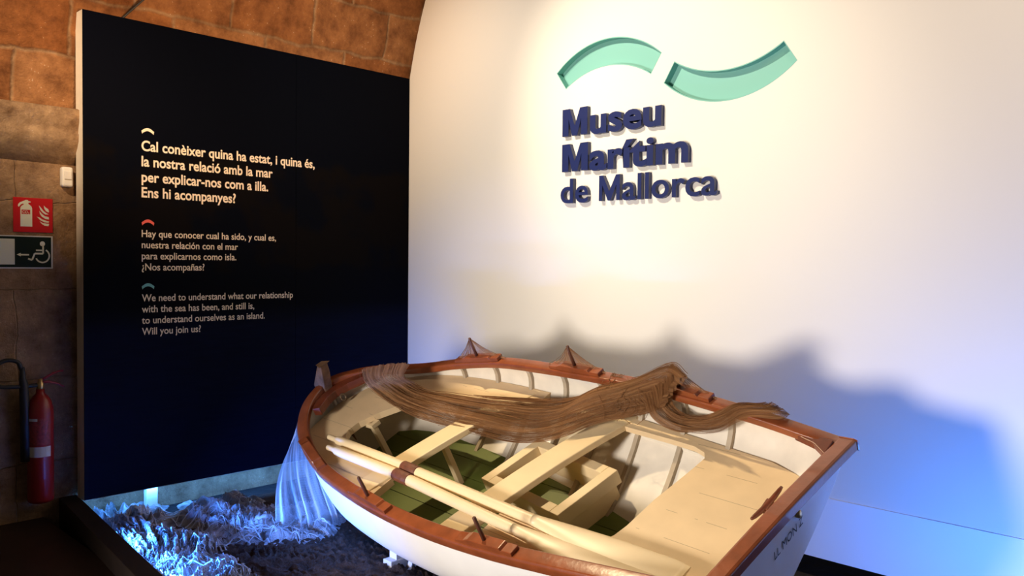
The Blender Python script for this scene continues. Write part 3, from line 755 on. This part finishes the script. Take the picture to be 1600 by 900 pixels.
swag('net_sheet', NET2, 60, 30, 30, 11)
# thin net stretched over the pins
def tent(pin, G, x0, x1, seed):
    xs = np.linspace(x0, x1, 17); pts = []
    for x in xs:
        k = float(np.interp(x, [g.x for g in G], range(NS))); i = min(int(k), NS-2); pts.append(G[i].lerp(G[i+1], k-i)+Vector((0, .0, .010)))
    V = []; uv = []; nv = 10; xc = pin.x
    for i, p in enumerate(pts):
        d = abs(xs[i]-xc)/(max(abs(x0-xc), abs(x1-xc))); hh = (1-min(d, 1))**1.7
        tp = Vector((p.x, p.y, p.z)).lerp(Vector((xs[i], pin.y, pin.z+.004)), 1) if False else Vector((xs[i], p.y*(1-hh)+pin.y*hh, p.z+(pin.z+.006-p.z)*hh))
        for j in range(nv):
            t = j/(nv-1); q = p.lerp(tp, t); V.append(q+Vector((0, .01*math.sin(PI*t), 0))); uv.append((i/16, t*.5))
    obj('pin_tent', V, grid_faces(17, nv), M_TENT, net, smooth=True, uvs=uv)
    Vt = []; Ft = []
    for s_ in (-1, 1):
        e = pts[-1] if s_ > 0 else pts[0]
        for q in range(5):
            e2 = e.lerp(pin, q*.02)+Vector((.03*q*-s_, 0, 0)); tube_data([pin, pin.lerp(e2, .35)-Vector((0, 0, .018)), pin.lerp(e2, .7)-Vector((0, 0, .014)), e2], .0012, 4, False, Vt, Ft)
    obj('tent_cord', Vt, Ft, M_THREAD, net)
tent(PIN[0], gs, 1.95, 2.36, 1); tent(PIN[1], gs, 1.22, 1.62, 2); tent(PIN[2], gs, .56, .96, 3)
# gathered cords between second and third pin
Vc = []; Fc = []
rnd = random.Random(5)
for k in range(16):
    a_ = Vector((1.13+rnd.uniform(-.04, .04), -.57, .10)); m1 = Vector((1.25+rnd.uniform(-.03, .03), -.50, .02)); m2 = Vector((1.5, -.42+rnd.uniform(-.02, .02), -.02)); e = Vector((1.95+rnd.uniform(-.1, .1), -.33, .0))
    tube_data(catmull([a_, m1, m2, e], 14), .0014, 4, False, Vc, Fc)
for k in range(14):
    y = rnd.uniform(-.58, -.5); x = rnd.uniform(.92, 1.16)
    tube_data(catmull([Vector((x, y, .1)), Vector((x+rnd.uniform(-.06, .06), y+.05, .09+rnd.uniform(-.02, .02))), Vector((x+rnd.uniform(-.1, .1), y+.11, .03)), Vector((x-.02, y+.15, -.02))], 10), .0014, 4, False, Vc, Fc)
obj('gathered_cord', Vc, Fc, M_THREAD, net)

# ------------------------------------------------------------------ nets on the stage floor
def fold(x, y):
    a = .35+.9*noise.noise(Vector((x*1.3, y*1.3, 5.)))
    u = x*math.cos(a)-y*math.sin(a); v = x*math.sin(a)+y*math.cos(a)
    q = noise.noise(Vector((x*2.2+.9*y, y*3.4, .3)))*.5+.5
    r = abs(noise.noise(Vector((u*3.5, v*15, 1.7)))); r2 = abs(noise.noise(Vector((u*8, v*34, 4.1)))); r3 = noise.noise(Vector((x*45, y*47, 2.)))
    return .03*q + .085*max(0, 1-r*2.6)*(.35+.65*q) + .030*max(0, 1-r2*2.4) + .006*r3
def net_mask(x, y):
    rimy = -2.44-.10*x
    m1 = 1.0-(y-(rimy+.02))/.50
    m2 = 1.05-math.hypot((x-.55)/.62, (y+1.72)/.34)
    m3 = .9-math.hypot((x-.85)/.36, (y+1.45)/.26)
    return max(m1, m2, m3)+.35*noise.noise(Vector((x*4, y*4, 8)))
nx, ny = 210, 200; V = []; uv = []; F = []; ok = []
for i in range(nx):
    for j in range(ny):
        x = -.15+2.35*i/(nx-1); yr = -2.43-.10*x; y = yr+(1.35)*j/(ny-1); mk_ = net_mask(x, y)
        e = max(0, min(1, mk_*2.2)); V.append((x, y, -.075+max(.0, fold(x, y))*e+.012*e)); uv.append((x, y)); ok.append(mk_ > 0)
for i in range(nx-1):
    for j in range(ny-1):
        q = (i*ny+j, i*ny+j+1, (i+1)*ny+j+1, (i+1)*ny+j)
        if all(ok[a_] for a_ in q): F.append(q)
HF = BVHTree.FromPolygons(V, F)
o = obj('floor_net', V, F, M_BNET, None, smooth=True, uvs=uv); fnet = o
Vs = []; Fs = []; rnd = random.Random(21)
for k in range(420):
    x = rnd.uniform(-.1, 1.9); y = -2.43-.1*x+rnd.uniform(.02, 1.1); a = .35+rnd.uniform(-.5, .5); pts = []
    for q in range(rnd.randint(10, 26)):
        a += rnd.uniform(-.35, .35); x += .022*math.cos(a); y -= .022*math.sin(a)
        h = HF.ray_cast(Vector((x, y, 1)), Vector((0, 0, -1)))
        if not h[0]: break
        pts.append(h[0]+Vector((0, 0, .004+.004*rnd.random())))
    if len(pts) > 5: tube_data(pts, rnd.choice((.0016, .0022, .003, .0045)), 4, False, Vs, Fs)
st_ = obj('net_cord', Vs, Fs, mat('pale_net_cord', (.55, .57, .60), .9, noise_amt=.4, nscale=6), fnet, smooth=True); st_['kind'] = 'stuff'
tag(o, 'pale fishing net heaped on the dark stage floor along the rim', 'fishing net')
# brown cloth / old net under it
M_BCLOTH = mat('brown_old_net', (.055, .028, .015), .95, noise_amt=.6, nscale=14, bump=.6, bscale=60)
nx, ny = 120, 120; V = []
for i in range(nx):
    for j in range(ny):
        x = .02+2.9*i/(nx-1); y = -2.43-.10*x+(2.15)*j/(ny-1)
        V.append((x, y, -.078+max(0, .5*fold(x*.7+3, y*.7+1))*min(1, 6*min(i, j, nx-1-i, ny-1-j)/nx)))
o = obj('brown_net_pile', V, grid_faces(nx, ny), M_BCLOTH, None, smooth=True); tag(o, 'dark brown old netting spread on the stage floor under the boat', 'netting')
# net hanging from the bow to the floor
V = []; uv = []; nu, nv = 70, 40
tops = catmull([BM@Vector(p) for p in [(3.10,-.02,.20),(3.09,.05,.14),(3.045,.16,.135),(2.96,.30,.10),(2.87,.38,.08)]], nu)
bots = catmull([(.92,-1.18,-.05),(1.02,-1.30,-.05),(1.0,-1.42,-.04),(.92,-1.54,-.03),(.86,-1.68,-.02)], nu)
for i in range(nu):
    for j in range(nv):
        t = j/(nv-1); p = tops[i].lerp(bots[i], t); p.z = tops[i].z+(bots[i].z-tops[i].z)*t
        bulge = Vector((-.12, -.16, 0))*(math.sin(PI*min(1, t*1.1))*.6 - .0)
        pin_ = math.sin(i*.75)*.018*t+math.sin(i*.31+1)*.03*t
        V.append(p+bulge*.35+Vector((pin_*.7, -pin_, 0))); uv.append((i/(nu-1), t))
o = obj('hanging_net', V, grid_faces(nu, nv), M_DRAPE, None, smooth=True, uvs=uv)
tag(o, 'pale net hanging from the bow of the boat down to the floor', 'fishing net')

# ------------------------------------------------------------------ cradle carrying the boat
cr = empty('boat_cradle', (2.0, -1.0, -.08), 'white timber cradle under the boat hull', 'cradle')
def oncr(o): o.parent = cr; o.matrix_parent_inverse = Matrix.Translation(cr.location).inverted(); return o
bv_ = BVHTree.FromPolygons([BM@v.co for v in hull.data.vertices], [tuple(p.vertices) for p in hull.data.polygons])
def under(x, y):
    h = bv_.ray_cast(Vector((x, y, -.5)), Vector((0, 0, 1)))
    return h[0].z if h[0] else .3
for x, yl in ((1.80, (-1.50, -.75)), (3.15, (-1.38, -.80))):
    oncr(box('cross_beam', x-.035, x+.035, yl[0]-.06, yl[1]+.06, -.08, -.01, M_CRADLE, bv=.004))
    for y in yl:
        zt = min(under(x-.03, y), under(x+.03, y), under(x, y-.03), under(x, y+.03))
        oncr(box('post', x-.03, x+.03, y-.022, y+.022, -.01, zt+.004, M_CRADLE, bv=.003))
kz = under(1.86, -1.0)
for y0, zz in ((-1.30, .1),):
    pass
for s in (-1, 1):
    a = Vector((1.80+.12, -1.50, -.06)); b_ = Vector((1.80+.06, -1.42, under(1.86, -1.42)))
V, F = tube_data([a, b_], .022, 4); oncr(obj('brace', V, F, M_CRADLE))

# ------------------------------------------------------------------ blue light strip on the stage rim
M_LED = bpy.data.materials.new('blue_led'); M_LED.use_nodes = True
nb = M_LED.node_tree.nodes['Principled BSDF']; nb.inputs['Base Color'].default_value = (.1, .3, 1, 1)
nb.inputs['Emission Color'].default_value = (.06, .27, 1, 1); nb.inputs['Emission Strength'].default_value = 3
V = [(-.10,-2.44,.055),(7.0,-3.148,.055),(7.0,-3.140,.055),(-.10,-2.432,.055),(-.10,-2.44,.075),(7.0,-3.148,.075),(7.0,-3.140,.075),(-.10,-2.432,.075)]
o = obj('led_strip', V, BOXF, M_LED); tag(o, 'thin blue light strip along the inner side of the dark stage rim', 'light strip')

# ------------------------------------------------------------------ signs on the stone pier
X0 = -.18
def plate(name, y0, y1, z0, z1, m, label, th=.005):
    e = empty(name, (X0, (y0+y1)/2, (z0+z1)/2), label, 'sign')
    o = box('board', 0, th, y0-e.location.y, y1-e.location.y, z0-e.location.z, z1-e.location.z, m, e, bv=.0015)
    return e
def glyph(e, name, polys, m, x=.0062):
    V = []; F = []
    for pl in polys:
        b0 = len(V); V += [(x, y-e.location.y, z-e.location.z) for y, z in pl]; F.append(tuple(range(b0, b0+len(pl))))
    o = obj(name, V, F, m, e); return o
s1 = plate('fire_extinguisher_sign', -2.768, -2.559, 1.703, 1.905, M_SIGNRED, 'square red sign with a fire extinguisher and flames symbol on the stone pier')
Y = lambda u: -2.768+.209*(u-120)/372; Z = lambda v: 1.905-.202*(v-112)/335
P_ = lambda l: [(Y(a), Z(b)) for a, b in l]
body = P_([(185,392),(295,392),(295,215),(288,195),(270,180),(258,172),(262,160),(282,158),(280,148),(262,146),(255,136),(235,134),(222,142),(205,150),(182,160),(166,178),(162,195),(170,205),(180,196),(190,182),(208,172),(216,174),(216,182),(198,192),(188,205),(185,218)])
glyph(s1, 'extinguisher_symbol', [body], M_SIGNGLOW)
glyph(s1, 'gas_label', [P_([(196,230),(276,230),(276,272),(196,272)])], M_SIGNRED, .0068)
fl_ = [[(358,182),(380,205),(400,232),(425,252),(452,266),(420,268),(395,252),(372,225)],[(405,180),(425,200),(448,215),(455,235),(452,248),(425,235),(410,212)],[(362,235),(385,262),(415,285),(452,292),(455,316),(420,312),(385,290),(368,265)],[(338,292),(365,300),(390,318),(430,330),(455,335),(452,348),(410,345),(370,325)],[(365,338),(395,352),(430,358),(455,358),(450,382),(410,378),(385,362)]]
glyph(s1, 'flame_symbol', [P_(q) for q in fl_], M_SIGNGLOW)
def sign_text(e, body, y, z, h, m, name, x=.0072, wd=None):
    me = text_mesh(body, .006); a, b_ = bbox(me); k = h/caph(.006); kx = k if not wd else wd/(b_[0]-a[0])
    V = [(x, y+(v.co.x-a[0])*kx-e.location.y, z+v.co.y*k-e.location.z) for v in me.vertices]
    return obj(name, V, [tuple(p.vertices) for p in me.polygons], m, e)
sign_text(s1, 'CO', Y(202), Z(264), Z(238)-Z(264), M_SIGNGLOW, 'gas_letters', wd=Y(254)-Y(202))
sign_text(s1, '2', Y(257), Z(272), (Z(238)-Z(264))*.6, M_SIGNGLOW, 'gas_letters')
s2 = plate('accessible_exit_sign', -2.905, -2.559, 1.489, 1.683, M_SIGNWHT, 'black and white accessible exit sign with arrow and wheelchair, below the red sign', .004)
glyph(s2, 'black_field', [[(-2.897, 1.497), (-2.569, 1.497), (-2.569, 1.676), (-2.897, 1.676)]], M_SIGNBLK, .0048)
Z2 = lambda v: 1.683-.194*(v-465)/325
Y2 = lambda u: -2.834+.275*(u-0)/495
Q = lambda l: [(Y2(a), Z2(b)) for a, b in l]
glyph(s2, 'door_symbol', [Q([(-40,750),(130,750),(130,500),(-40,500)])], M_SIGNGLOW)
glyph(s2, 'arrow_symbol', [Q([(148,652),(186,635),(186,646),(264,646),(264,661),(186,661),(186,670)])], M_SIGNGLOW)
def thick(pts, w_):
    out = []
    for a, b_ in zip(pts[:-1], pts[1:]):
        d = math.hypot(b_[0]-a[0], b_[1]-a[1]); n_ = (-(b_[1]-a[1])/d*w_/2, (b_[0]-a[0])/d*w_/2)
        out.append(Q([(a[0]+n_[0], a[1]+n_[1]), (b_[0]+n_[0], b_[1]+n_[1]), (b_[0]-n_[0], b_[1]-n_[1]), (a[0]-n_[0], a[1]-n_[1])]))
    return out
wc = [Q([(392+25*math.cos(t), 543+25*math.sin(t)) for t in np.linspace(0, 2*PI, 20)[:-1]])]
wc += thick([(398,560),(398,640),(318,640),(292,704),(254,692)], 17) + thick([(330,608),(398,608)], 14)
arcp = [(392+66*math.cos(t), 662+66*math.sin(t)) for t in np.linspace(-1.05, 2.75, 22)]
wc += thick(arcp, 15)
glyph(s2, 'wheelchair_symbol', wc, M_SIGNGLOW)

# ------------------------------------------------------------------ fire extinguisher with its horn and hose
ex = empty('fire_extinguisher', (-.095, -2.655, .12), 'red fire extinguisher with black horn hanging on the stone pier below the signs', 'fire extinguisher')
def lathe(name, prof, m, parent, seg=32):
    V = []; 
    for r, z in prof:
        for k in range(seg): V.append((r*math.cos(2*PI*k/seg), r*math.sin(2*PI*k/seg), z))
    return obj(name, V, grid_faces(len(prof), seg, True)+[tuple(range(seg))[::-1], tuple((len(prof)-1)*seg+k for k in range(seg))], m, parent, smooth=True)
lathe('cylinder', [(.055,0),(.066,.006),(.069,.02),(.069,.52),(.066,.56),(.055,.60),(.038,.625),(.024,.64),(.022,.665)], M_RED, ex)
lathe('valve', [(.016,.66),(.020,.668),(.020,.70),(.014,.705),(.014,.725)], M_BRASS, ex, 16)
def wrap(name, z0, z1, a0, a1, m, r=.0696):
    V = []; n = 14
    for i in range(n):
        t = a0+(a1-a0)*i/(n-1); V += [(r*math.cos(t), r*math.sin(t), z0), (r*math.cos(t), r*math.sin(t), z1)]
    return obj(name, V, grid_faces(n, 2), m, ex, smooth=True)
wrap('white_label', .275, .335, -1.5, .55, M_LABELW)
wrap('print_label', .345, .50, -1.5, .55, mat('label_red_print', (.30, .035, .035), .5, noise_amt=.5, nscale=60))
wrap('title_label', .485, .50, -1.3, -.5, M_LABELW, .0700)
tube('handle', [(.0,.0,.71),(.0,.03,.73),(.0,.07,.752),(.0,.105,.762),(.0,.125,.763)], [.008,.008,.007,.006,.005], M_RED, ex, 8)
tube('handle', [(.0,.0,.70),(.0,.04,.705),(.0,.09,.69),(.0,.13,.665)], [.009,.008,.007,.005], M_RED, ex, 8)
tube('hose', catmull([(.0,-.01,.69),(.0,-.06,.688),(.0,-.14,.69),(-.005,-.21,.70),(-.005,-.24,.755),(-.005,-.22,.82),(-.005,-.17,.845),(0,-.115,.83),(0,-.095,.78)], 40), .012, M_BLACK, ex, 10)
tube('horn', [(0,-.094,.80),(0,-.092,.74),(0,-.086,.70),(0,-.08,.5),(0,-.076,.252),(0,-.076,.25)], [.013,.017,.024,.027,.029,.022], M_BLACK, ex, 16)
box('wall_bracket', -.085, -.05, -.03, .03, .50, .56, M_BLACK, ex, .003)

# ------------------------------------------------------------------ small things on the pier and the vault
sb = empty('wall_sensor', (-.18, -2.487, 2.035), 'small white rounded sensor box on the stone pier beside the panel', 'sensor')
o = box('housing', 0, .05, -.034, .03, -.055, .065, M_PLASTIC, sb); bevel(o, .014, 4)
o = box('lens_cover', .05, .056, -.022, .018, -.01, .04, M_PLASTIC, sb); bevel(o, .004, 2)
cb = tube('cable', catmull([(-.10,-2.25,2.98),(-.055,-2.20,3.03),(.02,-2.12,3.13),(.10,-2.02,3.25),(.16,-1.93,3.38)], 20), .006, M_BLACK)
tag(cb, 'thin black cable rising from behind the panel over the stone vault', 'cable')
